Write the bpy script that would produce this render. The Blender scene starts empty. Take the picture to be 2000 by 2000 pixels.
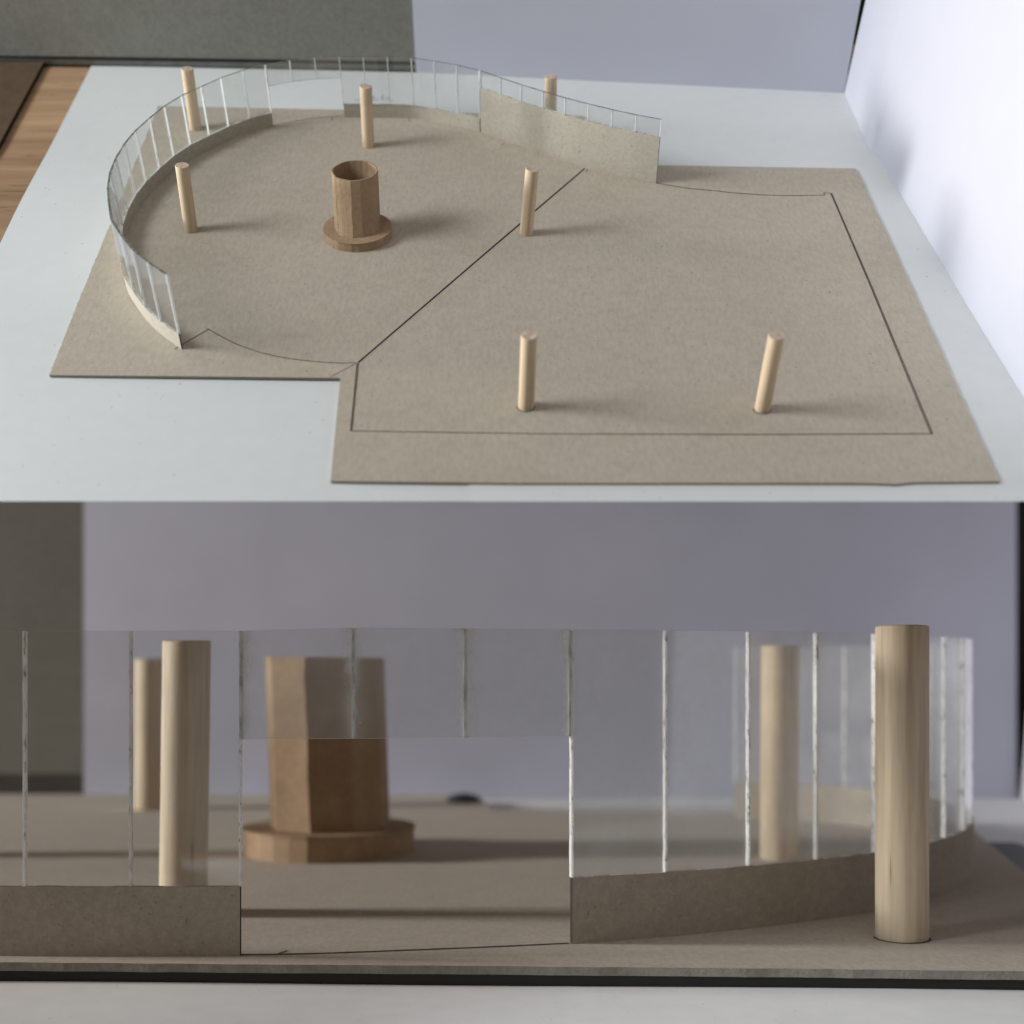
import bpy, bmesh, math, random
from mathutils import Matrix, Vector
random.seed(7)
sc = bpy.context.scene
col = sc.collection

# ------------------------------------------------------------------ camera, world, lamps, exposure
F = 2552.0; CX = 1000.0; CY = 1304.0          # focal length and principal point of the lens, in 2000-px units
EYE = Vector((0, 0, 0.18))                    # camera height above the lower table
cam = bpy.data.cameras.new('camera'); cam_o = bpy.data.objects.new('camera', cam); col.objects.link(cam_o)
cam_o.location = EYE; cam_o.rotation_euler = (math.radians(90), 0, 0)
cam.sensor_width = 36; cam.lens = F / 2000 * 36; cam.shift_y = (CY - 1000) / 2000
cam.clip_start = 0.05; cam.clip_end = 50
cam.dof.use_dof = True; cam.dof.focus_distance = 0.81; cam.dof.aperture_fstop = 45.94 / 10.2
sc.camera = cam_o
sc.render.resolution_x = 1024; sc.render.resolution_y = 1024

w = bpy.data.worlds.new('World'); sc.world = w; w.use_nodes = True
w.node_tree.nodes['Background'].inputs[0].default_value = (1.0, 0.96, 0.90, 1)
w.node_tree.nodes['Background'].inputs[1].default_value = 0.135

def area(name, loc, target, size, power, color):
    l = bpy.data.lights.new(name, 'AREA'); l.shape = 'RECTANGLE'; l.size = size[0]; l.size_y = size[1]
    l.energy = power; l.color = color
    o = bpy.data.objects.new(name, l); col.objects.link(o)
    o.location = loc; o.rotation_euler = (Vector(target) - Vector(loc)).to_track_quat('-Z', 'Y').to_euler()
    return o
area('window_light', EYE + Vector((-1.47, 0.0, 0.77)), EYE + Vector((0, 0.80, 0.20)), (0.60, 0.60), 21.4, (0.91, 0.965, 1.0))
area('overhead_fill', EYE + Vector((0.0, -0.25, 1.30)), EYE + Vector((0, 0.80, 0.24)), (1.1, 0.8), 3.5, (1.0, 0.97, 0.94))  # soft fill added above the upper stage, not a seen lamp
area('lower_window_light', EYE + Vector((-4.6, 1.05, 0.78)), EYE + Vector((0.0, 1.0, -0.15)), (0.62, 0.66), 262, (1.0, 0.975, 0.95))

sc.view_settings.view_transform = 'Standard'; sc.view_settings.look = 'None'
sc.view_settings.exposure = 0.0; sc.view_settings.gamma = 1.0
try:
    sc.cycles.transparent_max_bounces = 64; sc.cycles.max_bounces = 12
except Exception: pass

# ------------------------------------------------------------------ the two stages
VH = 2627.0 / 2552.0; N = math.sqrt(1 + VH * VH); D = 0.584
MA = Matrix(((1, 0, 0, 0), (0, 1 / N, -VH / N, D * VH / N / N), (0, VH / N, 1 / N, EYE.z - D / N / N), (0, 0, 0, 1)))
def PA(px, py, h=0.0):                       # point of the upper board's plane (raised by h) in its own frame
    u = (px - CX) / F; v = (CY - py) / F
    Z = (D - h * N) / (VH - v)
    return Vector((u * Z, (Z + VH * v * Z) / N, h))
def projA(a, b, h):
    Y = b * VH / N + (h - D / N) / N; Z = b / N - (h - D / N) * VH / N
    return CX + F * a / Z, CY - F * Y / Z, Z
def HatA(p, py):
    lo, hi = -0.01, 0.5
    for i in range(50):
        m = (lo + hi) / 2
        if projA(p[0], p[1], m)[1] > py: lo = m
        else: hi = m
    return lo
HB = 539.0 / 2552.0 * 0.8                    # lens height above the lower board
MB = Matrix.Translation(EYE) @ Matrix.Scale(1.07, 4) @ Matrix.Translation((0, 0, -HB))
def PB(px, py, h=0.0):
    Z = F * (HB - h) / (py - CY)
    return Vector(((px - CX) / F * Z, Z, h))
def atZ(px, py, Z):                          # a point at depth Z in the lower stage's frame
    return Vector(((px - CX) / F * Z, Z, HB - (py - CY) / F * Z))

# ------------------------------------------------------------------ helpers
def setp(o, label=None, cat=None, group=None, kind=None):
    if label: o['label'] = label
    if cat: o['category'] = cat
    if group: o['group'] = group
    if kind: o['kind'] = kind
    return o
def empty(name, M, base=(0, 0, 0)):
    o = bpy.data.objects.new(name, None); col.objects.link(o); o.empty_display_size = 0.02
    o.matrix_world = M @ Matrix.Translation(base); return o
def link(name, me, mats, M=None, base=(0, 0, 0), parent=None):
    for m in (mats if isinstance(mats, (list, tuple)) else [mats]): me.materials.append(m)
    o = bpy.data.objects.new(name, me); col.objects.link(o)
    if parent is not None:
        o.parent = parent
        o.location = base
    else:
        o.matrix_world = M @ Matrix.Translation(base)
    return o
def mesh(name, verts, faces, midx=None, smooth=False):
    me = bpy.data.meshes.new(name); me.from_pydata([tuple(v) for v in verts], [], faces)
    if midx: 
        for p, i in zip(me.polygons, midx): p.material_index = i
    if smooth:
        for p in me.polygons: p.use_smooth = True
    bm = bmesh.new(); bm.from_mesh(me); bmesh.ops.recalc_face_normals(bm, faces=bm.faces); bm.to_mesh(me); bm.free()
    return me
def catmull(pts, n=6):
    out = []
    P = [2 * Vector(pts[0]) - Vector(pts[1])] + [Vector(p) for p in pts] + [2 * Vector(pts[-1]) - Vector(pts[-2])]
    for i in range(1, len(P) - 2):
        for k in range(n):
            t = k / n
            out.append(0.5 * ((2 * P[i]) + (P[i + 1] - P[i - 1]) * t + (2 * P[i - 1] - 5 * P[i] + 4 * P[i + 1] - P[i + 2]) * t * t + (3 * P[i] - P[i - 1] - 3 * P[i + 1] + P[i + 2]) * t ** 3))
    out.append(P[-2]); return out
def ribbon(name, pts, z0, z1, th, jag=0.0):
    """closed wall of thickness th following the polyline pts (x, y), from z0 to z1; faces: 0 side, 1 end, 2 top"""
    v = []; f = []; mi = []
    n = len(pts)
    for i, p in enumerate(pts):
        a = Vector(pts[max(i - 1, 0)][:2]); b = Vector(pts[min(i + 1, n - 1)][:2]); d = (b - a).normalized()
        nn = Vector((-d.y, d.x)) * th / 2
        top = (z1(p) if callable(z1) else z1) + random.uniform(-jag, jag)
        bot = z0(p) if callable(z0) else z0
        v += [(p[0] + nn.x, p[1] + nn.y, bot), (p[0] - nn.x, p[1] - nn.y, bot), (p[0] - nn.x, p[1] - nn.y, top), (p[0] + nn.x, p[1] + nn.y, top)]
    for i in range(n - 1):
        k = 4 * i; m = k + 4
        f += [(k, k + 3, m + 3, m), (k + 1, m + 1, m + 2, k + 2), (k + 3, k + 2, m + 2, m + 3), (k, m, m + 1, k + 1)]; mi += [0, 0, 2, 2]
    f += [(0, 1, 2, 3), (4 * n - 4, 4 * n - 1, 4 * n - 2, 4 * n - 3)]; mi += [1, 1]
    return mesh(name, v, f, mi)
def slab(name, outline, z0, z1, lip=0.0):
    n = len(outline)
    v = [(p[0], p[1], z1) for p in outline] + [(p[0], p[1], z0) for p in outline]
    f = [tuple(range(n)), tuple(range(2 * n - 1, n - 1, -1))] + [(i, (i + 1) % n, n + (i + 1) % n, n + i) for i in range(n)]
    return mesh(name, v, f, [0, 0] + [1] * n)
def line_strip(name, pts, wd, z):
    v = []; f = []; n = len(pts)
    for i, p in enumerate(pts):
        a = Vector(pts[max(i - 1, 0)][:2]); b = Vector(pts[min(i + 1, n - 1)][:2]); d = (b - a).normalized()
        nn = Vector((-d.y, d.x)) * wd / 2 * random.uniform(.85, 1.15)
        v += [(p[0] + nn.x, p[1] + nn.y, z), (p[0] - nn.x, p[1] - nn.y, z)]
    for i in range(n - 1): f.append((2 * i, 2 * i + 1, 2 * i + 3, 2 * i + 2))
    return mesh(name, v, f)
def ragged(p, q, n, amp):
    out = []
    p = Vector(p[:2]); q = Vector(q[:2]); d = (q - p); nn = Vector((-d.y, d.x)).normalized()
    for i in range(n):
        out.append(p + d * (i / n) + nn * (0 if i == 0 else random.uniform(-amp, amp)))
    return out

# ------------------------------------------------------------------ materials
def newmat(name):
    m = bpy.data.materials.new(name); m.use_nodes = True
    nt = m.node_tree; return m, nt, nt.nodes['Principled BSDF']
def nn_(nt, t, **kw):
    n = nt.nodes.new(t)
    for k, v in kw.items():
        if hasattr(n, k): setattr(n, k, v)
    return n
def noise(nt, scale, vec=None, detail=4, rough=.55, stretch=None):
    tc = nn_(nt, 'ShaderNodeTexCoord'); src = tc.outputs['Object']
    if stretch:
        mp = nn_(nt, 'ShaderNodeMapping'); mp.inputs['Scale'].default_value = stretch
        nt.links.new(src, mp.inputs['Vector']); src = mp.outputs['Vector']
    n = nn_(nt, 'ShaderNodeTexNoise'); n.inputs['Scale'].default_value = scale
    n.inputs['Detail'].default_value = detail; n.inputs['Roughness'].default_value = rough
    nt.links.new(src, n.inputs['Vector']); return n.outputs['Fac']
def ramp(nt, fac, stops):
    r = nn_(nt, 'ShaderNodeValToRGB'); e = r.color_ramp.elements
    while len(e) < len(stops): e.new(0.5)
    for x, (p, c) in zip(e, stops): x.position = p; x.color = (c[0], c[1], c[2], 1) if not isinstance(c, (int, float)) else (c, c, c, 1)
    nt.links.new(fac, r.inputs[0]); return r.outputs[0]
def mul(nt, a, b, f=1.0):
    m = nn_(nt, 'ShaderNodeMix', data_type='RGBA', blend_type='MULTIPLY'); m.inputs[0].default_value = f
    nt.links.new(a, m.inputs[6])
    if isinstance(b, tuple): m.inputs[7].default_value = b
    else: nt.links.new(b, m.inputs[7])
    return m.outputs[2]
def bump(nt, bsdf, h, strength, dist):
    b = nn_(nt, 'ShaderNodeBump'); b.inputs['Strength'].default_value = strength; b.inputs['Distance'].default_value = dist
    nt.links.new(h, b.inputs['Height']); nt.links.new(b.outputs[0], bsdf.inputs['Normal'])
def cardboard(name, c, s=1.0, speck=0.75, var=.05, bs=.12, rough=.85):
    """grey pulp board: soft blotches, fine fibres, scattered dark flecks; s = size of the fibres"""
    m, nt, b = newmat(name)
    lo = tuple(x * (1 - var) for x in c); hi = tuple(min(1, x * (1 + var)) for x in c)
    base = ramp(nt, noise(nt, 60 / s, detail=6, rough=.7), [(.3, lo), (.7, hi)])
    fine = ramp(nt, noise(nt, 900 / s, detail=3, rough=.7), [(.3, .90), (.7, 1.07)])
    fib = ramp(nt, noise(nt, 330 / s, detail=2, stretch=(1, .35, 1)), [(.35, .93), (.65, 1.05)])
    fl = ramp(nt, noise(nt, 520, detail=2, rough=.4), [(.265, 1 - speck), (.30, 1)])
    st = ramp(nt, noise(nt, 11, detail=4, rough=.6), [(.3, (.955, .95, .94)), (.5, (1, 1, 1)), (.7, (1.02, 1.02, 1.02))])
    k = mul(nt, mul(nt, mul(nt, mul(nt, base, fine), fl), fib), st)
    nt.links.new(k, b.inputs['Base Color']); b.inputs['Roughness'].default_value = rough
    b.inputs['Specular IOR Level'].default_value = .25
    bump(nt, b, noise(nt, 700 / s, detail=4), bs, .0004 * s); return m
def plain(name, c, rough=.6, spec=.3, var=.06, scale=60, bs=0.0, metal=0):
    m, nt, b = newmat(name)
    lo = tuple(x * (1 - var) for x in c); hi = tuple(min(1, x * (1 + var)) for x in c)
    nt.links.new(ramp(nt, noise(nt, scale, detail=5), [(.3, lo), (.7, hi)]), b.inputs['Base Color'])
    b.inputs['Roughness'].default_value = rough; b.inputs['Specular IOR Level'].default_value = spec; b.inputs['Metallic'].default_value = metal
    if name.startswith('white_'):
        sp = ramp(nt, noise(nt, 520, detail=0, rough=.3), [(.135 if 'paper' in name else 0.0, (.55, .50, .46)), (.15 if 'paper' in name else .01, (1, 1, 1))])
        cl = ramp(nt, noise(nt, 5, detail=3), [(.3, (.965, .965, .96)), (.7, (1.02, 1.02, 1.02))])
        src = b.inputs['Base Color'].links[0].from_socket
        nt.links.new(mul(nt, mul(nt, src, sp), cl), b.inputs['Base Color'])
    if bs: bump(nt, b, noise(nt, scale * 14, detail=4), bs, .0003)
    return m
def dowel_mat(name, s, c=(.66, .52, .36)):
    m, nt, b = newmat(name)
    base = ramp(nt, noise(nt, 260 / s, detail=5, rough=.6, stretch=(1, 1, .05)), [(.28, tuple(x * .72 for x in c)), (.5, c), (.72, tuple(min(1, x * 1.2) for x in c))])
    dark = ramp(nt, noise(nt, 500 / s, detail=2, rough=.4, stretch=(1, 1, .045)), [(.205, (.62, .50, .40)), (.245, (1, 1, 1))])
    bl = ramp(nt, noise(nt, 45 / s, detail=3, stretch=(1, 1, .5)), [(.3, (.90, .90, .92)), (.7, (1.04, 1.02, .98))])
    nt.links.new(mul(nt, mul(nt, base, dark), bl), b.inputs['Base Color'])
    b.inputs['Roughness'].default_value = .62; b.inputs['Specular IOR Level'].default_value = .3
    bump(nt, b, noise(nt, 700 / s, detail=4, stretch=(1, 1, .12)), .22, .0003 * s); return m
def endgrain(name, s):
    m, nt, b = newmat(name)
    c = ramp(nt, noise(nt, 330 / s, detail=5, rough=.7), [(.3, (.42, .29, .21)), (.5, (.60, .46, .36)), (.68, (.80, .72, .64))])
    nt.links.new(c, b.inputs['Base Color']); b.inputs['Roughness'].default_value = .8
    bump(nt, b, noise(nt, 420 / s, detail=4), .7, .0006 * s); return m
def glass(name, haze, s, smear=.8):
    """thin clear acrylic: Fresnel reflection over a slightly dusty clear body"""
    m, nt, b = newmat(name); out = nt.nodes['Material Output']; nt.nodes.remove(b)
    tr = nn_(nt, 'ShaderNodeBsdfTransparent'); tr.inputs[0].default_value = (.965, .975, .972, 1)
    gl = nn_(nt, 'ShaderNodeBsdfGlossy'); gl.inputs['Roughness'].default_value = .015; gl.inputs[0].default_value = (1, 1, 1, 1)
    df = nn_(nt, 'ShaderNodeBsdfDiffuse'); df.inputs[0].default_value = (.80, .81, .82, 1)
    geo = nn_(nt, 'ShaderNodeNewGeometry')
    dt = nn_(nt, 'ShaderNodeVectorMath', operation='DOT_PRODUCT'); nt.links.new(geo.outputs['Normal'], dt.inputs[0]); nt.links.new(geo.outputs['Incoming'], dt.inputs[1])
    def mt(op, a, b=None):
        q = nn_(nt, 'ShaderNodeMath', operation=op)
        for i_, x_ in enumerate((a, b)):
            if x_ is None: continue
            if isinstance(x_, (int, float)): q.inputs[i_].default_value = x_
            else: nt.links.new(x_, q.inputs[i_])
        return q.outputs[0]
    frv = mt('ADD', mt('MULTIPLY', mt('POWER', mt('SUBTRACT', 1.0, mt('ABSOLUTE', dt.outputs['Value'])), 5.0), .93), .045)
    m1 = nn_(nt, 'ShaderNodeMixShader'); m2 = nn_(nt, 'ShaderNodeMixShader')
    hz = nn_(nt, 'ShaderNodeMath', operation='MULTIPLY')
    k = ramp(nt, noise(nt, 28 / s, detail=7, rough=.7), [(.3, .25), (.62, 1.0), (.74, 2.2)])
    sp = ramp(nt, noise(nt, 620, detail=2, rough=.4), [(.20, 5.0), (.22, 1.0)])
    ua = nn_(nt, 'ShaderNodeAttribute', attribute_name='u')
    side = mt('ABSOLUTE', mt('SUBTRACT', mt('MULTIPLY', ua.outputs['Fac'], 2.0), 1.0))
    wob = noise(nt, 55 / s, detail=5, rough=.7)
    sm = mt('MULTIPLY', mt('POWER', mt('ADD', mt('MULTIPLY', side, .80), mt('MULTIPLY', wob, .34)), 14.0), smear)
    tot = mt('ADD', mt('ADD', sm, 1.0), 0.0)
    kk = nn_(nt, 'ShaderNodeMath', operation='MULTIPLY'); nt.links.new(mul(nt, k, sp), kk.inputs[0]); nt.links.new(tot, kk.inputs[1])
    nt.links.new(kk.outputs[0], hz.inputs[0]); hz.inputs[1].default_value = haze
    nt.links.new(hz.outputs[0], m1.inputs[0]); nt.links.new(tr.outputs[0], m1.inputs[1]); nt.links.new(df.outputs[0], m1.inputs[2])
    nt.links.new(frv, m2.inputs[0]); nt.links.new(m1.outputs[0], m2.inputs[1]); nt.links.new(gl.outputs[0], m2.inputs[2])
    nt.links.new(m2.outputs[0], out.inputs[0]); return m
def cut_edge(name, s, bright=(.86, .88, .88), dark=(.16, .14, .12), p0=.36, p1=.5, clear=.35, st=(1, 1, .25)):
    """sawn acrylic edge: milky, glittering, with dull and clear stretches"""
    m, nt, b = newmat(name); out = nt.nodes['Material Output']
    c = ramp(nt, noise(nt, 330 / s, detail=4, rough=.7, stretch=st), [(p0, dark), (p1, bright)])
    nt.links.new(c, b.inputs['Base Color']); b.inputs['Roughness'].default_value = .28; b.inputs['Specular IOR Level'].default_value = .8
    b.inputs['Transmission Weight'].default_value = 0
    bump(nt, b, noise(nt, 800 / s, detail=3), .8, .0005 * s)
    tr = nn_(nt, 'ShaderNodeBsdfTransparent'); tl = nn_(nt, 'ShaderNodeBsdfTranslucent'); nt.links.new(c, tl.inputs[0])
    a = nn_(nt, 'ShaderNodeMixShader'); a.inputs[0].default_value = .35
    nt.links.new(b.outputs[0], a.inputs[1]); nt.links.new(tl.outputs[0], a.inputs[2])
    q = nn_(nt, 'ShaderNodeMixShader')
    nt.links.new(ramp(nt, noise(nt, 150 / s, detail=3, stretch=st), [(.45, 0.0), (.7, clear)]), q.inputs[0])
    nt.links.new(a.outputs[0], q.inputs[1]); nt.links.new(tr.outputs[0], q.inputs[2]); nt.links.new(q.outputs[0], out.inputs[0]); return m
def beech(name):
    m, nt, b = newmat(name)
    g = ramp(nt, noise(nt, 60, detail=6, rough=.6, stretch=(.09, 1, 1)), [(.25, (.30, .175, .095)), (.5, (.43, .27, .155)), (.75, (.58, .38, .23))])
    pore = ramp(nt, noise(nt, 260, detail=2, rough=.4, stretch=(.14, 1, 1)), [(.27, .6), (.34, 1)])
    bl = ramp(nt, noise(nt, 7, detail=2, stretch=(.2, 1, 1)), [(.3, .86), (.7, 1.08)])
    nt.links.new(mul(nt, mul(nt, g, pore), bl), b.inputs['Base Color']); b.inputs['Roughness'].default_value = .45; return m

BOARD = (.485, .428, .347)
m_board_a = cardboard('pulp_board_small', BOARD, .8, .45)
m_board_b = cardboard('pulp_board_large', (.52, .465, .40), 1.1, .45, bs=.35)
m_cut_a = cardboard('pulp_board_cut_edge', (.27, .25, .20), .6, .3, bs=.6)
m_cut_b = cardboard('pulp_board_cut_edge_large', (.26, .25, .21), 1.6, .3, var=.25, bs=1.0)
m_wall_a = cardboard('thin_board_small', (.44, .41, .34), .8, .45)
m_wall_b = cardboard('thin_board_large', (.41, .36, .295), 1.7, .35, bs=.3)
m_burn = plain('dark_cut_edge', (.035, .030, .024), .8, .2, .3, 300)
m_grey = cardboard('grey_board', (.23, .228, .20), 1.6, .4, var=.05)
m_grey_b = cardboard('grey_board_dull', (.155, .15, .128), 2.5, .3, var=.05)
m_kraft_a = cardboard('kraft_small', (.36, .25, .155), .7, .35, var=.10, bs=.2, rough=.75)
m_kraft_b = cardboard('kraft_large', (.36, .25, .155), 1.8, .25, var=.14, bs=.3, rough=.75)
m_paper = plain('white_paper', (.72, .735, .73), .75, .25, .015, 90, .15)
m_paper_b = plain('white_paper_near', (.80, .81, .82), .75, .25, .03, 60, .25)
m_panel = plain('white_foamboard', (.53, .54, .615), .6, .3, .012, 30, .05)
m_panel_b = plain('white_foamboard_far', (.52, .53, .63), .6, .3, .03, 5)
m_dark = plain('dark_room_wall', (.030, .026, .020), .9, .1, .2, 8)
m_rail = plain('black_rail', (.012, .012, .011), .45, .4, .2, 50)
m_metal = plain('brushed_strip', (.16, .16, .145), .35, .5, .2, 120, 0, .6)
m_brown = cardboard('brown_hardboard', (.11, .07, .042), 1.2, .3, var=.12)
m_ink = plain('black_ink', (.014, .012, .014), .6, .2, .3, 200)
m_pencil = plain('scored_line', (.065, .052, .04), .8, .2, .4, 300)
m_print = plain('printed_grey', (.25, .26, .36), .8, .2, .3, 400)
m_beech = beech('beech_table')
m_dowel_a = dowel_mat('dowel_wood_small', .75, (.63, .50, .345)); m_end_a = endgrain('dowel_end_small', .75)
m_dowel_b = dowel_mat('dowel_wood_large', 1.7, (.66, .545, .40)); m_end_b = endgrain('dowel_end_large', 2.0)
m_glass_a = glass('acrylic_small', .035, 1, .2); m_glass_h = glass('acrylic_dusty', .10, 1, 2.5)
m_glass_b = glass('acrylic_large', .055, 2.6); m_glass_bh = glass('acrylic_large_dusty', .15, 2.2, 9.0)
m_glass_br = glass('acrylic_large_painted_haze', .19, 2.6)  # extra white haze painted in to imitate reflections on the right panes
m_edge_a = cut_edge('acrylic_cut_small', .6, (.95, .96, .97), (.35, .34, .32), .30, .42, .15); m_top_a = cut_edge('acrylic_top_small', .8, (.34, .35, .32), (.09, .08, .065), .35, .65, .5, (1, 1, 1))
m_edge_b = cut_edge('acrylic_cut_large', .9, (1, 1, 1), (.26, .25, .24), .34, .44, .55, (1, 1, .3))
m_seam_b = cut_edge('acrylic_seam_dusty', 1.2, (.80, .84, .83), (.45, .45, .43), .35, .55, .3, (1, 1, .3))
m_top_b = cut_edge('acrylic_top_large', 2, (.50, .50, .49), (.24, .20, .17), .35, .6, .6, (1, 1, 1))

# ------------------------------------------------------------------ UPPER STAGE: table, papers, screens
LIP = 0.0
e0 = PA(1000, 979.6).y
TB = -0.0030                                   # beech table top, below papers and board
def undercut_table(name, a0, a1, b0, b1, z, t, mat, M):
    v = [(a0, b0, z), (a1, b0, z), (a1, b1, z), (a0, b1, z), (a0, b0 + 1.6 * t, z - t), (a1, b0 + 1.6 * t, z - t), (a1, b1, z - t), (a0, b1, z - t)]
    f = [(0, 1, 2, 3), (7, 6, 5, 4), (0, 4, 5, 1), (1, 5, 6, 2), (2, 6, 7, 3), (3, 7, 4, 0)]
    return link(name, mesh(name, v, f), mat, M)
o = undercut_table('table_top', -1.5, .95, e0 + .004, 1.45, TB, .018, m_beech, MA)
setp(o, kind='structure')
o = undercut_table('light_blocker', -1.5, -.30, -.15, e0 + .0035, TB - .0005, .018, m_beech, MA)  # unseen slab added left of view to keep window light off the lower stage
setp(o, kind='structure')
def paper(name, corners, z, nx, ny, amp, mat, M, seed):
    """corners in order front-left, front-right, back-right, back-left"""
    c = [Vector((p[0], p[1], 0)) for p in corners]; v = []; f = []
    for j in range(ny + 1):
        for i in range(nx + 1):
            s, t = i / nx, j / ny
            p = (c[0] * (1 - s) + c[1] * s) * (1 - t) + (c[3] * (1 - s) + c[2] * s) * t
            wv = amp * (math.sin(p.x * 17 + p.y * 29 + seed) + .6 * math.sin(p.y * 41 - p.x * 9 + seed * 2)) * min(1, t * 3)
            v.append((p.x, p.y, z + wv + amp))
    for j in range(ny):
        for i in range(nx):
            k = j * (nx + 1) + i; f.append((k, k + 1, k + nx + 2, k + nx + 1))
    me = mesh(name, v, f, smooth=True)
    return link(name, me, mat, M)
PZ = -0.0024
def E(px, py, z=PZ + .00035): p = PA(px, py, z); return (p.x, p.y)
fl = Vector(E(-262, 979.6)); 
o = paper('white_paper_sheet', [(fl.x, fl.y), E(1240, 979.6), E(1240, 154), E(182, 123)], PZ, 60, 60, .0005, m_paper, MA, 1.3)
setp(o, 'white paper sheet under the left half of the small model, beside the bare beech', 'paper sheet')
o = paper('white_paper_sheet', [E(919.5, 979.6, PZ + .0010), E(2300, 979.6, PZ + .0010), E(1900, 150), E(820, 138)], PZ + .0009, 40, 40, .0001, m_paper, MA, .4)
setp(o, 'white paper sheet under the right half of the small model, overlapping the other sheet', 'paper sheet')

# printed marks on the paper behind the low rear wall
marks = [[(693, 200.5), (712, 199)], [(730, 193), (729, 201)], [(748, 190.5), (747, 201)]]
sheet2 = o
for mk in marks:
    q = link('printed_mark', line_strip('printed_mark', [PA(*p, PZ) for p in mk], .0009, PZ + .0022), m_print, parent=sheet2)
# the figure 2
two = [(757.5, 196.6), (759, 195.6), (761, 195.8), (761.6, 197), (760, 198.6), (758, 200.2), (762, 200.2)]
q = link('printed_mark', line_strip('printed_mark', [PA(*p, PZ) for p in two], .0006, PZ + .0022), m_ink, parent=sheet2)

# back rail and grey board, upper left
rb0 = PA(-420, 122, TB); rb1 = PA(812, 141, TB)
dirr = Vector((rb1.x - rb0.x, rb1.y - rb0.y)).normalized(); nr = Vector((-dirr.y, dirr.x))
h1 = HatA(rb1, 121.5)
def boxline(name, p, q, z0a, z0b, z1a, z1b, off0, off1, mat, M=None, parent=None, d=None):
    d = Vector((q[0] - p[0], q[1] - p[1])).normalized(); n = Vector((-d.y, d.x)); v = []
    for (pt, za, zb) in ((p, z0a, z1a), (q, z0b, z1b)):
        for of, z in ((off0, za), (off1, za), (off1, zb), (off0, zb)): v.append((pt[0] + n.x * of, pt[1] + n.y * of, z))
    f = [(0, 1, 2, 3), (4, 7, 6, 5), (0, 4, 5, 1), (1, 5, 6, 2), (2, 6, 7, 3), (3, 7, 4, 0)]
    me = mesh(name, v, f)
    return link(name, me, mat, M, parent=parent)
p180 = rb0 + (rb1 - rb0) * ((180 + 420) / (812 + 420))
hl = HatA(rb0, 103)
rail = boxline('table_rail', rb0, rb1, TB, TB, hl, h1, 0, .004, m_rail, MA)
setp(rail, 'black rail with a dull metal strip under the grey board behind the small model', 'rail')
hm0 = TB + (h1 - TB) * .30; hm1 = TB + (h1 - TB) * .78
boxline('metal_strip', rb0, rb1, hm0, hm0, hm1, hm1, -.0015, .002, m_metal, parent=rail)
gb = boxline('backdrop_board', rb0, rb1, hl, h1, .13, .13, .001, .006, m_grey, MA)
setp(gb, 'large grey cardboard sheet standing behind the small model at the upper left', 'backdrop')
# white back panel and right panel
wb0 = PA(812.5, 143.4, PZ); wb1 = PA(1648, 184.5, PZ)
wp = boxline('backdrop_panel', wb0, wb1, PZ, PZ, .13, .13, .0, .005, m_panel, MA)
setp(wp, 'lilac white panel standing straight behind the small model, right of the grey board', 'backdrop')
rp_px = [(1648.5, 185), (1692, 280), (1773, 407), (1888, 600), (2004, 788), (2180, 1060)]
v = []; f = []
rpc = [PA(x, y, PZ) for x, y in rp_px]
rpc[-1].y = max(rpc[-1].y, e0 + .012)
for i, p in enumerate(rpc):
    lean = .045
    for th in (0, .005):
        v.append((p.x + th, p.y, PZ)); v.append((p.x + th + lean * .225, p.y, .21))
for i in range(len(rpc) - 1):
    k = 4 * i; m = k + 4
    f += [(k, m, m + 1, k + 1), (k + 2, k + 3, m + 3, m + 2), (k + 1, m + 1, m + 3, k + 3), (k, k + 2, m + 2, m)]
k = 4 * (len(rpc) - 1); f += [(0, 1, 3, 2), (k, k + 2, k + 3, k + 1)]
rp = link('backdrop_panel', mesh('right_panel', v, f), m_panel, MA)
setp(rp, 'bright bluish white panel standing along the right side of the small model', 'backdrop')
o = boxline('dark_wall', (-1.6, wb0.y + .06), (1.6, wb0.y + .06), -.2, -.2, .9, .9, 0, .05, m_dark, MA); setp(o, kind='structure')
# brown hardboard lying on the table at the far left
z = TB + .004
hb = slab('hardboard_sheet', [PA(-250, 121, z), PA(85, 121, z), PA(-4, 285, z), PA(-330, 700, z)], TB + .0003, z)
o = link('hardboard_sheet', hb, [m_brown, m_burn], MA); setp(o, 'dark brown hardboard sheet lying on the beech table at the left edge', 'sheet')

# ------------------------------------------------------------------ UPPER STAGE: base board of the small model
def P2(x, y): q = PA(x, y); return Vector((q.x, q.y))
ol = []
ol += ragged(P2(96, 732.5), P2(156.6, 580), 60, .0003) + ragged(P2(156.6, 580), P2(241, 375), 80, .0003) + ragged(P2(241, 375), P2(309, 206.8), 70, .0004)
ol += [P2(309, 206.8), P2(664, 214), P2(1141, 226), P2(1155, 321)]
ol += [P2(1288, 322.5), P2(1400, 324.6), P2(1671.8, 329)]
ol += ragged(P2(1671.8, 329), P2(1780.8, 560), 20, .0003) + ragged(P2(1780.8, 560), P2(1953, 940.4), 30, .0004)
ol += [P2(1953, 940.4), P2(1785, 941.8), P2(1765, 943.8), P2(1748, 945.6), P2(1735, 944.6), P2(1690, 943.3), P2(1500, 943), P2(1200, 943.3), P2(1000, 943.2), P2(800, 941.2), P2(645.4, 939.4)]
ol += [P2(655, 840), P2(664.8, 738.5), P2(660, 738), P2(400, 735)]
clean = []
for p in ol:
    if not clean or (p - clean[-1]).length > 1e-5: clean.append(p)
base_a = link('model_base_board', slab('base', clean, -.0013, 0), [m_board_a, m_cut_a], MA)
setp(base_a, 'small grey brown cardboard base board with black drawn outlines and a notched front left corner', 'model base')
W1 = .00075
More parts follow.
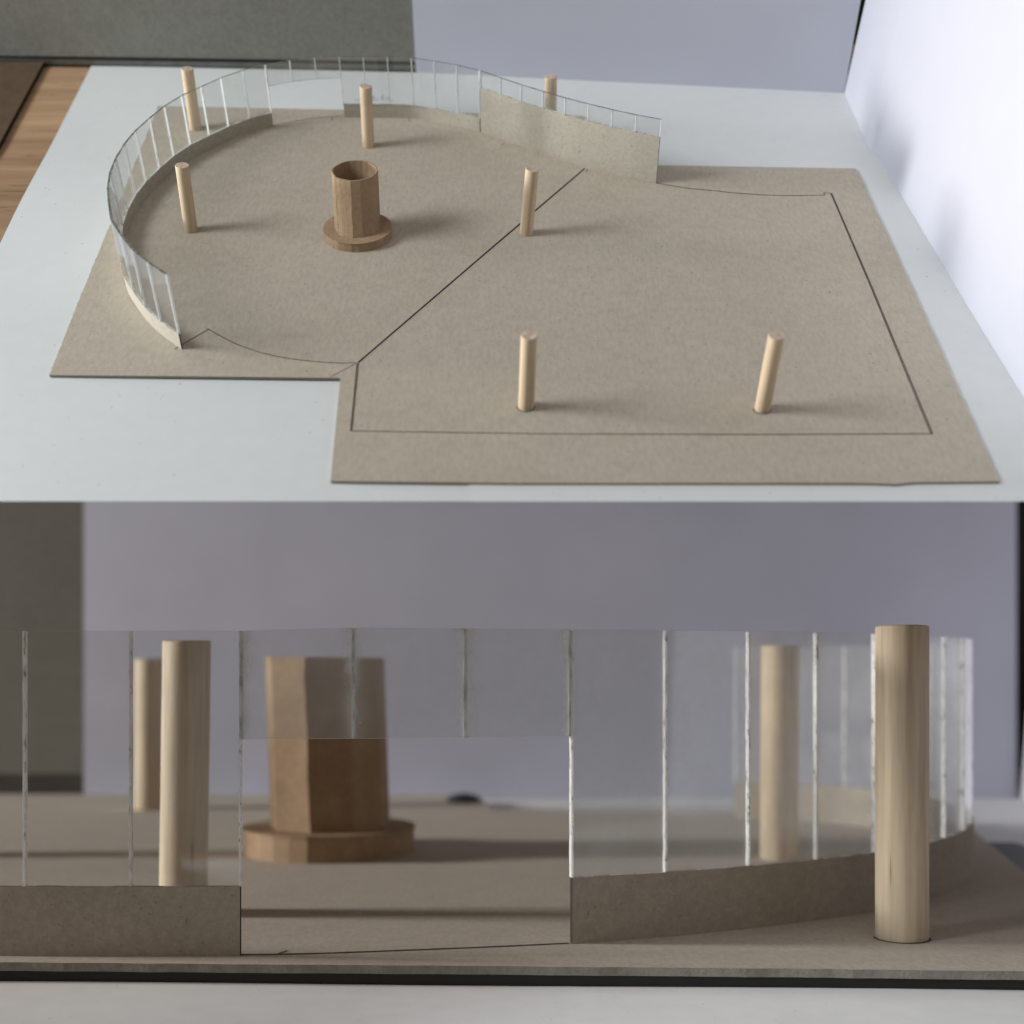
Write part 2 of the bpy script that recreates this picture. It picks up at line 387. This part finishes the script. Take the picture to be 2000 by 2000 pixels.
drawn = [
 ('drawn_line', [(645, 737), (665, 726), (696, 709.5)], .0003, m_ink),
 ('drawn_line', [(699, 708.8), (965.5, 480), (1015, 438), (1045.7, 411.3), (1142, 329.2)], .00105, m_ink),
 ('drawn_line', [(341.6, 681.6), (408, 643)], W1 * .7, m_ink),
 ('drawn_curve', [(404.5, 641.5), (432, 657), (463.7, 672.8), (513, 689.6), (560, 699.5), (611.8, 706), (663.5, 709.3), (694.6, 708.6)], W1 * .65, m_ink),
 ('drawn_line', [(697.5, 710), (684.5, 841.5)], W1 * .6, m_ink),
 ('drawn_line', [(700.3, 710), (687, 842)], W1 * .6, m_ink),
 ('drawn_line', [(684.5, 841.8), (1060, 847.5), (1500, 848.8), (1821, 847.3)], W1 * .75, m_ink),
 ('drawn_line', [(1821.5, 847.3), (1703, 560), (1624.5, 378)], W1 * .65, m_ink),
 ('drawn_line', [(1817.8, 847), (1700.5, 560), (1622.6, 378)], W1 * .65, m_ink),
 ('drawn_line', [(1624, 378), (1608.7, 376.5), (1610.6, 381.2)], W1 * .8, m_pencil),
 ('drawn_curve', [(1610.6, 381.2), (1524, 382), (1446.6, 378), (1400, 373.2), (1340, 367.3), (1281.7, 357.7)], W1, m_pencil),
 ('drawn_curve', [(528.7, 246.4), (588.7, 234.5), (625, 229.8), (664.3, 227.5)], .0005, m_pencil),
 ('drawn_tick', [(649.5, 227.5), (648.2, 235.3)], .0004, m_pencil),
 ('drawn_tick', [(799.5, 231), (798.6, 238)], .0004, m_pencil),
 ('drawn_tick', [(986, 279.5), (979, 284)], .0004, m_pencil),
 ('drawn_tick', [(1148, 331), (1144, 336)], .0004, m_pencil),
]
for nm, pts, wd, mt in drawn:
    P = [PA(*p) for p in pts]
    if nm == 'drawn_curve': P = catmull(P, 6)
    link(nm, line_strip(nm, P, wd, .00012), mt, parent=base_a)

# ------------------------------------------------------------------ dowels
def dowel_mesh(name, r, h, seed, chip=.0):
    rnd = random.Random(seed); n = 40; v = []; f = []; mi = []
    bev = r * .07
    rings = [(0, r * .985), (bev * .5, r)] + [(h * k / 6, r * (1 + rnd.uniform(-.004, .004))) for k in range(1, 6)] + [(h - bev, r), (h - bev * .3, r * .975), (h, r * .92)]
    tx, ty = rnd.uniform(-.04, .04), rnd.uniform(-.04, .04)
    for ri, (z, rr) in enumerate(rings):
        for i in range(n):
            a = 2 * math.pi * i / n; x = rr * math.cos(a); y = rr * math.sin(a)
            dz = (tx * x + ty * y) if ri >= len(rings) - 3 else 0
            v.append((x, y, z + dz))
    for k in range(len(rings) - 1):
        for i in range(n):
            f.append((k * n + i, k * n + (i + 1) % n, (k + 1) * n + (i + 1) % n, (k + 1) * n + i)); mi.append(1 if k == len(rings) - 2 else 0)
    # end face: rough inner rings
    last = (len(rings) - 1) * n; prev = last
    for q in (.72, .45, .2):
        s0 = len(v)
        for i in range(n):
            a = 2 * math.pi * i / n; x = r * .92 * q * math.cos(a); y = r * .92 * q * math.sin(a)
            v.append((x, y, h + tx * x + ty * y + rnd.uniform(-.035, .01) * r * (1 if q < .7 else .5)))
        for i in range(n): f.append((prev + i, prev + (i + 1) % n, s0 + (i + 1) % n, s0 + i)); mi.append(1)
        prev = s0
    f.append(tuple(range(prev, prev + n))); mi.append(1); f.append(tuple(range(n - 1, -1, -1))); mi.append(0)
    me = mesh(name, v, f, mi)
    for p in me.polygons:
        if p.material_index == 0 and len(p.vertices) == 4: p.use_smooth = True
    return me
def place_dowel(M, base, top, r, mats, label, group, seed, cat='wooden dowel'):
    d = Vector(top) - Vector(base); me = dowel_mesh('wooden_dowel', r, d.length, seed)
    o = link('wooden_dowel', me, mats, M, base)
    o.matrix_world = M @ Matrix.Translation(base) @ d.to_track_quat('Z', 'Y').to_matrix().to_4x4() @ Matrix.Rotation(seed * 1.3, 4, 'Z')
    return setp(o, label, cat, group)
GA = 'wooden dowels standing on the small model'
HD = .0436
A = [
 ((373, 450), (355.3, 322.5), 'pale dowel nearest the left curved wall, left of the small brown cardboard tube'),
 ((381.7, 252), (365.4, 133.6), 'pale dowel at the back left, seen through the small curved glazed wall'),
 ((719.4, 285.7), (714.2, 168), 'pale dowel behind the small brown cardboard tube'),
 ((1027.6, 456.5), (1039.7, 329), 'pale dowel standing on the diagonal black line of the small model'),
 ((1027.6, 794.4), (1033.6, 654), 'pale dowel at the front middle of the small model, ringed by a drawn circle'),
 ((1489.3, 799), (1516.9, 654.8), 'front right dowel of the small model, leaning slightly right'),
]
for i, (bp, tp, lab) in enumerate(A):
    b = PA(*bp); h = HatA(b, tp[1]); t = PA(tp[0], tp[1], h)
    place_dowel(MA, b, t, .00425, [m_dowel_a, m_end_a], lab, GA, i + 1)
t = PA(1076, 149.5, .0430); b = Vector((t.x + .0008, t.y, 0))
b.z = -.0013 if b.y > PA(1155, 321).y else 0
place_dowel(MA, b, t, .0042, [m_dowel_a, m_end_a], 'pale dowel at the back right, half hidden behind the small tall cardboard wall', GA, 9)
for (bp) in ((1027.6, 794.4), (1489.3, 799)):
    c = PA(*bp); c.x -= .0002; c.y -= .0002
    pts = [Vector((c.x + .0048 * math.cos(a * math.pi / 18), c.y + .0048 * math.sin(a * math.pi / 18), 0)) for a in range(17, 38)]
    link('drawn_circle', line_strip('drawn_circle', pts, .0004, .00012), m_ink, parent=base_a)

# ------------------------------------------------------------------ walls with panes
def pane_mesh(name, p, q, z0, z1p, z1q, th, gap):
    p = Vector(p[:2]); q = Vector(q[:2]); d = (q - p); L = d.length; d.normalize(); n = Vector((-d.y, d.x)) * th / 2
    a = p + d * gap; b = q - d * gap; v = []
    for (pt, z1) in ((a, z1p), (b, z1q)):
        v += [(pt.x + n.x, pt.y + n.y, z0), (pt.x - n.x, pt.y - n.y, z0), (pt.x - n.x, pt.y - n.y, z1), (pt.x + n.x, pt.y + n.y, z1)]
    f = [(0, 1, 2, 3), (4, 7, 6, 5), (0, 3, 7, 4), (1, 5, 6, 2), (3, 2, 6, 7), (0, 4, 5, 1)]
    me = mesh(name, v, f, [1, 1, 0, 0, 2, 1])
    at = me.attributes.new('u', 'FLOAT', 'POINT')
    for i, vv in enumerate(me.vertices): at.data[i].value = 1.0 if (vv.co.xy - a).length > (vv.co.xy - b).length else 0.0
    return me
def joint_mesh(p, d, z0, z1, wd, th):
    d = Vector(d[:2]).normalized(); n = Vector((-d.y, d.x)); p = Vector(p[:2]); v = []; f = []
    K = 18
    for k in range(K + 1):
        z = z0 + (z1 - z0) * k / K; a = wd / 2 * random.uniform(.75, 1.1); b = wd / 2 * random.uniform(.75, 1.1); t = th / 2 * random.uniform(.95, 1.08)
        for (x, y) in ((-a, -t), (b, -t), (b, t), (-a, t)): q = p + d * x + n * y; v.append((q.x, q.y, z))
    for k in range(K):
        for i in range(4): f.append((4 * k + i, 4 * k + (i + 1) % 4, 4 * k + 4 + (i + 1) % 4, 4 * k + 4 + i))
    f += [(3, 2, 1, 0), (4 * K, 4 * K + 1, 4 * K + 2, 4 * K + 3)]
    return mesh('glue_joint', v, f)
def hg(b): return .0433 + .0034 * max(0, min(1, (.80 - b) / .15))
def top2ground(px, py):
    h = .0433
    for i in range(12): q = PA(px, py, h); h = hg(q.y)
    return Vector((q.x, q.y, h))
def z1(x, y): return (x * 500 / 1932, 80 + y * 500 / 1932)
def z2(x, y): return (480 + x * 500 / 1932, 80 + y * 500 / 1932)
def z3(x, y): return (900 + x * 500 / 1932, 80 + y * 500 / 1932)
TH = .0014
def glazed_wall(M, name, label, joints, zlow, wall_mat, g_mat, e_mat, t_mat, th, wall_th, cat, tops, lows, sub=5, bot=0.0, gap=None, jag=0, jw=.0005, j_mat=None):
    j_mat = j_mat or (m_edge_a if jw < .0015 else m_edge_b)
    root = empty(name, M, (joints[0][0], joints[0][1], 0)); setp(root, label, cat)
    o0 = Vector((joints[0][0], joints[0][1], 0))
    rel = [Vector((j[0], j[1], 0)) - o0 for j in joints]
    if zlow > 0:
        cv = catmull(rel, sub)
        w_ = link('low_wall', ribbon('low_wall', cv, bot, zlow, wall_th, jag), [wall_mat, m_burn, wall_mat], parent=root)
    for i in range(len(joints) - 1):
        link('pane', pane_mesh('pane', rel[i], rel[i + 1], lows[i] if lows else zlow + .00003, tops[i], tops[i + 1], th, gap if gap is not None else .00006),
             [g_mat, e_mat, t_mat], parent=root)
        if i > 0 or True:
            jp = rel[i]; dd = (rel[i + 1] - (rel[i - 1] if i else rel[i])).normalized()
            zl = lows[min(i, len(lows) - 1)] if lows else zlow + .0001
            link('glue_joint', joint_mesh(jp, dd, zl, tops[i] - .0003, jw, th * 1.12), [j_mat], parent=root)
    dd = (rel[-1] - rel[-2]).normalized()
    link('glue_joint', joint_mesh(rel[-1], dd, lows[-1] if lows else zlow + .0001, tops[-1] - .0003, jw, th * 1.12), [j_mat], parent=root)
    return root
LW = .0098
LT = [z1(1258, 1760), z1(1117, 1668), z1(999, 1570), z1(912, 1460), z1(842, 1350), z1(822, 1215), z1(815, 1105), z1(832, 990), z1(874, 885), z1(940, 776), z1(1022, 678), z1(1128, 583), z1(1240, 492), z1(1370, 412), z1(1517, 345), z1(1667, 278), z1(1832, 220), (517.5, 126.6)]
J = [top2ground(*p) for p in LT]
glazed_wall(MA, 'curved_glazed_wall', 'small low curved cardboard wall with clear acrylic panes round the left side of the small model', J, LW, m_wall_a, m_glass_a, m_edge_a, m_top_a, TH, .0009, 'model wall', [j.z for j in J], None, jag=.0001)
# hanging panes over the doorway
T2 = [(518.5, 126.4), (565.4, 117.6), (613.8, 112.2), (662, 110.4)]
J = [top2ground(*p) for p in T2]
glazed_wall(MA, 'hanging_glazed_strip', 'small strip of dusty acrylic panes bridging the doorway at the back of the small model', J, 0, m_wall_a, m_glass_h, m_edge_a, m_top_a, TH, .0009, 'model window', [j.z for j in J], [.0285] * 3)
T3 = [(662.5, 110.4), z2(885, 118), z2(1067, 119.5), z2(1248, 126), z2(1420, 150), z2(1592, 181), z2(1762, 222)]
J = [top2ground(*p) for p in T3]
glazed_wall(MA, 'curved_glazed_wall', 'small low cardboard wall with acrylic panes at the back, behind the dowel and printed paper', J, LW, m_wall_a, m_glass_a, m_edge_a, m_top_a, TH, .0009, 'model wall', [j.z for j in J], None, jag=.0001)
T4 = [z3(148, 224), z3(300, 277), z3(457, 330), z3(622, 380), z3(790, 430), z3(965, 475), z3(1145, 518), z3(1325, 557), z3(1515, 592)]
J = [top2ground(*p) for p in T4]
glazed_wall(MA, 'tall_glazed_wall', 'tall curved grey cardboard wall topped by a narrow row of acrylic panes on the small model', J, .0320, m_wall_a, m_glass_a, m_edge_a, m_top_a, TH, .0011, 'model wall', [j.z for j in J], None, jag=.0001)

# ------------------------------------------------------------------ cardboard tube on a round foot
def tube(M, name, label, c, rd, hd, rt, ht, th, sides, mat, lean, ang, rnd, kr_edge, seg_disc=30):
    root = empty(name, M, c); setp(root, label, 'cardboard tube')
    # foot: drum with top disc
    n = seg_disc; v = []; f = []
    rr = [rd * (1 + rnd.uniform(-.006, .006)) for i in range(n)]
    for z, k in ((0, 1), (hd * .93, .995), (hd * .93, 1.012), (hd, 1.012)):
        for i in range(n):
            a = 2 * math.pi * i / n; v.append((rr[i] * k * math.cos(a), rr[i] * k * math.sin(a), z))
    for L in range(3):
        for i in range(n): f.append((L * n + i, L * n + (i + 1) % n, (L + 1) * n + (i + 1) % n, (L + 1) * n + i))
    f.append(tuple(range(3 * n, 4 * n))); f.append(tuple(range(n - 1, -1, -1)))
    link('round_foot', mesh('round_foot', v, f), mat, parent=root)
    # tube: creased cardboard wrapped into a rough cylinder
    n = len(sides); v = []; f = []; lv = 9
    jit = [[rnd.uniform(-.03, .03) for k in range(lv + 1)] for i in range(n)]
    for L in range(lv + 1):
        t = L / lv
        for side in (0, 1):
            for i in range(n):
                a = math.radians(sides[i] + ang) + jit[i][L] * .55
                r = rt * (1 + .02 * math.sin(i * 2.1 + 1.0)) - (th if side else 0)
                zz = hd + ht * t + (rnd.uniform(-.004, .004) * ht if (L == lv and side == 0) else 0)
                v.append((r * math.cos(a) + lean[0] * t, r * math.sin(a) + lean[1] * t, zz))
    for L in range(lv):
        b0 = L * 2 * n; b1 = b0 + 2 * n
        for i in range(n):
            j = (i + 1) % n
            f.append((b0 + i, b0 + j, b1 + j, b1 + i)); f.append((b0 + n + j, b0 + n + i, b1 + n + i, b1 + n + j))
    b = lv * 2 * n
    for i in range(n):
        j = (i + 1) % n; f.append((b + i, b + j, b + n + j, b + n + i)); f.append((j, i, n + i, n + j))
    link('tube', mesh('tube', v, f), mat, parent=root)
    # overlap seam: a thin strip glued over the tube
    i = 0
    a = math.radians(kr_edge)
    pts = []
    for k in range(7):
        t = k / 6; r = rt * 1.02
        aa = a + .02 * math.sin(k * 1.7)
        pts.append((r * math.cos(aa) + lean[0] * t, r * math.sin(aa) + lean[1] * t, hd + ht * t * .995))
    v = []; f = []
    tang = Vector((-math.sin(a), math.cos(a), 0)); outw = Vector((math.cos(a), math.sin(a), 0))
    for p in pts:
        for q in (tang * rt * .03, -tang * rt * .03):
            v.append(Vector(p) + q + outw * rt * .004); v.append(Vector(p) + q - outw * rt * .08)
    for k in range(6):
        s = 4 * k; m = s + 4
        f += [(s, s + 2, m + 2, m), (s + 1, m + 1, m + 3, s + 3), (s, m, m + 1, s + 1), (s + 2, s + 3, m + 3, m + 2)]
    f += [(0, 1, 3, 2), (24, 26, 27, 25)]
    link('seam_strip', mesh('seam_strip', v, f), mat, parent=root)
    return root
HF = .0058
cdisc = PA(698.2, 443.6, HF); cb = Vector((cdisc.x, cdisc.y, 0))
Zc = projA(cb.x, cb.y, 0)[2]
rd = 132 / 2 * Zc / F; rt = 88 / 2 * Zc / F
tt = PA(480 + 820 * .2588, 80 + 962 * .2588, HD * .88)
tc = PA(480 + 842 * .2588, 80 + 1390 * .2588, HF)
lean = (tt.x - tc.x, tt.y - tc.y)
SID = [0, 17, 36, 52, 70, 88, 108, 126, 144, 161, 180, 199, 215, 229, 243, 259, 283, 300, 318, 340]
tube(MA, 'cardboard_tube', 'small creased brown cardboard tube on a round foot in the middle of the small model', cb, rd, HF, rt, HD * .88 - HF, rt * .06, SID, m_kraft_a, lean, 5, random.Random(3), 218)

# ------------------------------------------------------------------ LOWER STAGE
BT = .0049                                   # board thickness
BG = .0060                                   # black slab below, standing in for the gap's shadow
def G2(x, y): q = PB(x, y); return Vector((q.x, q.y))
front = [(-700, 1872), (0, 1879.5), (500, 1883.5), (1000, 1887), (1500, 1891.5), (2000, 1897), (2500, 1904)]
fr = [G2(*p) for p in front]
fr2 = []
for i in range(len(fr) - 1): fr2 += ragged(fr[i], fr[i + 1], 12, .0006)
fr2.append(fr[-1])
right = [G2(2300, 1940 - 30), G2(2000, 1702), G2(1898, 1620), G2(1862, 1590)]
rdir = (right[1] - right[2]).normalized()
rfront = right[1] + rdir * .75
ol = [p for p in fr2 if p.x < .45] + [Vector((max(rfront.x, .62), fr[-1].y))] + [right[1], right[2], right[3]]
ol += [G2(1200, 1584), G2(960, 1583), G2(935, 1553), G2(500, 1551.5), G2(0, 1551), Vector((-1.1, G2(0, 1551).y)), Vector((-1.1, fr[0].y))]
board_b = link('model_base_board', slab('base_b', ol, -BT, 0), [m_board_b, m_cut_b], MB)
setp(board_b, 'large grey brown cardboard base board seen from its edge in the lower half', 'model base')
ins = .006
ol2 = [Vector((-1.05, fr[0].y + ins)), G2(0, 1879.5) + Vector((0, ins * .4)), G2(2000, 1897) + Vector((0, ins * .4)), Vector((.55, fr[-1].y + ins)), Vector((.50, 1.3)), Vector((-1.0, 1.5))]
o = link('shadow_gap_slab', slab('shadow_gap', ol2, -BT - BG, -BT - .0001), [m_rail, m_rail], MB)
setp(o, 'black slab standing in for the shadow gap under the large base board', 'shadow gap slab')
zt = -BT - BG
o = paper('white_paper_sheet', [(-1.5, .30), (1.5, .30), (1.5, 1.95), (-1.5, 1.95)], zt - .0008, 70, 70, .0004, m_paper_b, MB, 2.0)
setp(o, 'white paper sheet in front of and behind the large base board in the lower half', 'paper sheet')
me = slab('table', [(-1.6, .25), (1.6, .25), (1.6, 2.4), (-1.6, 2.4)], zt - .03, zt - .002)
o = link('table_top', me, [m_beech, m_beech], MB); setp(o, kind='structure')
# screens behind
Zw = 1.80
o = boxline('backdrop_panel', ((163.5 - CX) / F * Zw, Zw), ((1985.5 - CX) / F * Zw, Zw), zt, zt, .46, .46, 0, .006, m_panel_b, MB)
setp(o, 'grey lilac panel standing behind the large model, out of focus', 'backdrop')
Zg = 1.80
xg = (163 - CX) / F * Zg
hr0 = HB - (1545 - CY) / F * Zg; hr1 = HB - (1511 - CY) / F * Zg
rl = boxline('table_rail', (-1.3, Zg), (xg, Zg), zt + .001, zt + .001, hr1, hr1, .001, .012, m_rail, MB)
setp(rl, 'blurred black rail under the dark grey board at the left behind the large model', 'rail')
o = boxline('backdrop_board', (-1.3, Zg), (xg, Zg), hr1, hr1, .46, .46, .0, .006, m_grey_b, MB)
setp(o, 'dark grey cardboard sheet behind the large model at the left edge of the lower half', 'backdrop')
v = []; xr = (1988 - CX) / F * Zw
for (x, y) in ((xr, Zw - .012), (xr + .02, 1.45), (xr + .09, .95), (xr + .02, .40)):
    for th in (0, .006):
        v.append((x + th, y, zt + .0005)); v.append((x + th + .035, y, .46))
f = []
for i in range(3):
    k = 4 * i; m = k + 4
    f += [(k, m, m + 1, k + 1), (k + 2, k + 3, m + 3, m + 2), (k + 1, m + 1, m + 3, k + 3), (k, k + 2, m + 2, m)]
f += [(0, 1, 3, 2), (12, 14, 15, 13)]
o = link('backdrop_panel', mesh('right_panel_b', v, f), m_panel, MB)
setp(o, 'white panel just showing at the right edge behind the large model, beside a dark gap', 'backdrop')
o = boxline('dark_wall', (-1.8, 2.3), (1.8, 2.3), -.2, -.2, .95, .95, 0, .05, m_dark, MB); setp(o, kind='structure')

# walls of the large model
HWB = .0404; HGB = .1925
THB = .0030
# left wall with panes, running out of the frame
jl = [PB(470, 1866), PB(256, 1866.8), PB(49, 1866), PB(-160, 1862), PB(-380, 1852)]
glazed_wall(MB, 'curved_glazed_wall', 'large low cardboard wall with clear acrylic panes at the lower left, left of the doorway', jl, HWB * 1.005, m_wall_b, m_glass_b, m_edge_b, m_top_b, THB, .0042, 'model wall', [HGB * .99] * 5, None, gap=.0002, jw=.0016, jag=.0003)
# hanging panes
jt = [PB(471.5, 1866), PB(690, 1861.5), PB(908, 1852.5), PB(1113, 1842.3)]
glazed_wall(MB, 'hanging_glazed_strip', 'large dusty acrylic strip of panes hanging over the doorway in front of the brown tube', jt, 0, m_wall_b, m_glass_bh, m_edge_b, m_top_b, THB, .003, 'model window', [HGB * .99, HGB, HGB, HGB], [.127] * 3, gap=.0002, jw=.0019, j_mat=m_seam_b)
# right wall, bending away and back round
jr = [PB(1116, 1842.3), PB(1299, 1828.5), PB(1461, 1812.5), PB(1593, 1796.5), PB(1707, 1778), PB(1782, 1761), PB(1843, 1741), PB(1880, 1722), PB(1896, 1702), PB(1893, 1680), PB(1868, 1659), PB(1820, 1640), PB(1745, 1623), PB(1650, 1610), PB(1545, 1602), PB(1436, 1597)]
glazed_wall(MB, 'curved_glazed_wall', 'large low curved cardboard wall with clear acrylic panes right of the doorway, behind the nearest dowel', jr, HWB, m_wall_b, m_glass_br, m_edge_b, m_top_b, THB, .0042, 'model wall', [HGB] * 16, None, gap=.0002, jw=.0016, jag=.0003, sub=6)
# drawn line in the doorway
L = catmull([PB(469, 1865), PB(605, 1863), PB(760, 1857.5), PB(950, 1850), PB(1111, 1842.5)], 6)
link('drawn_curve', line_strip('drawn_curve', L, .0032, .0002), m_pencil, parent=board_b)
link('drawn_tick', line_strip('drawn_tick', [PB(538, 1865.5), PB(561, 1857)], .0016, .00025), m_pencil, parent=board_b)

# dowels of the large model
GB = 'wooden dowels standing on the large model'
RB = .0163
mats = [m_dowel_b, m_end_b]
def dB(px_bot, py_c, px_top, top_row, lab, seed, r=RB):
    b = PB(px_bot, py_c); z = HB - (top_row - CY) / F * b.y
    t = Vector(((px_top - CX) / F * b.y, b.y, z))
    return place_dowel(MB, b, t, r, mats, lab, GB, seed)
dB(1761.5, 1832, 1762, 1223, 'large dowel nearest the camera in front of the right curved glazed wall', 21)
dB(357.5, 1783, 365, 1251, 'large dowel at the left just behind the low wall and its panes', 22)
dB(1521, 1677, 1524, 1261, 'large dowel seen through the panes right of the doorway, slightly blurred', 23, .0165)
dB(290, 1580, 291, 1287, 'most distant blurred dowel, half hidden behind the left dowel of the large model', 24, .0167)
dB(-300, 1672, -300, 1250, 'large dowel just past the left edge of the lower half, whose shadow falls into view', 25)
c = PB(1761.5, 1832)
pts = [Vector((c.x + (RB + .0006) * math.cos(a * math.pi / 18), c.y + (RB + .0006) * math.sin(a * math.pi / 18), 0)) for a in range(17, 38)]
link('drawn_circle', line_strip('drawn_circle', pts, .0016, .0002), m_ink, parent=board_b)

# the tube
cb = PB(643, 1662); Zc = cb.y
HFB = 54 / F * (Zc - .11)
SB = [10, 48, 84, 120, 150, 178, 220, 258, 300, 335]
tube(MB, 'cardboard_tube', 'large blurred brown cardboard tube on a round foot seen through the doorway', cb, 174 * Zc / F * .955, HFB, 116.5 * Zc / F, HB - (1284 - CY) / F * (Zc - .05) - HFB, .004, SB, m_kraft_b, (-.005, 0), 2, random.Random(5), 95)
# small flattened dark lump at the back edge
cb2 = PB(905, 1566)
v = []; f = []
n = 12
for k, (z, r) in enumerate(((0, .9), (.004, 1.0), (.009, .55), (.011, .1))):
    for i in range(n):
        a = 2 * math.pi * i / n
        v.append((.022 * r * math.cos(a) * (1 + .15 * math.sin(3 * a)), .016 * r * math.sin(a), z))
for k in range(3):
    for i in range(n): f.append((k * n + i, k * n + (i + 1) % n, (k + 1) * n + (i + 1) % n, (k + 1) * n + i))
f.append(tuple(range(3 * n, 4 * n))); f.append(tuple(range(n - 1, -1, -1)))
o = link('dark_lump', mesh('dark_lump', v, f), plain('dark_lump_grey', (.05, .06, .055), .7), MB, cb2)
setp(o, 'small dark lump lying at the far edge of the large board, right of the tube', 'offcut')
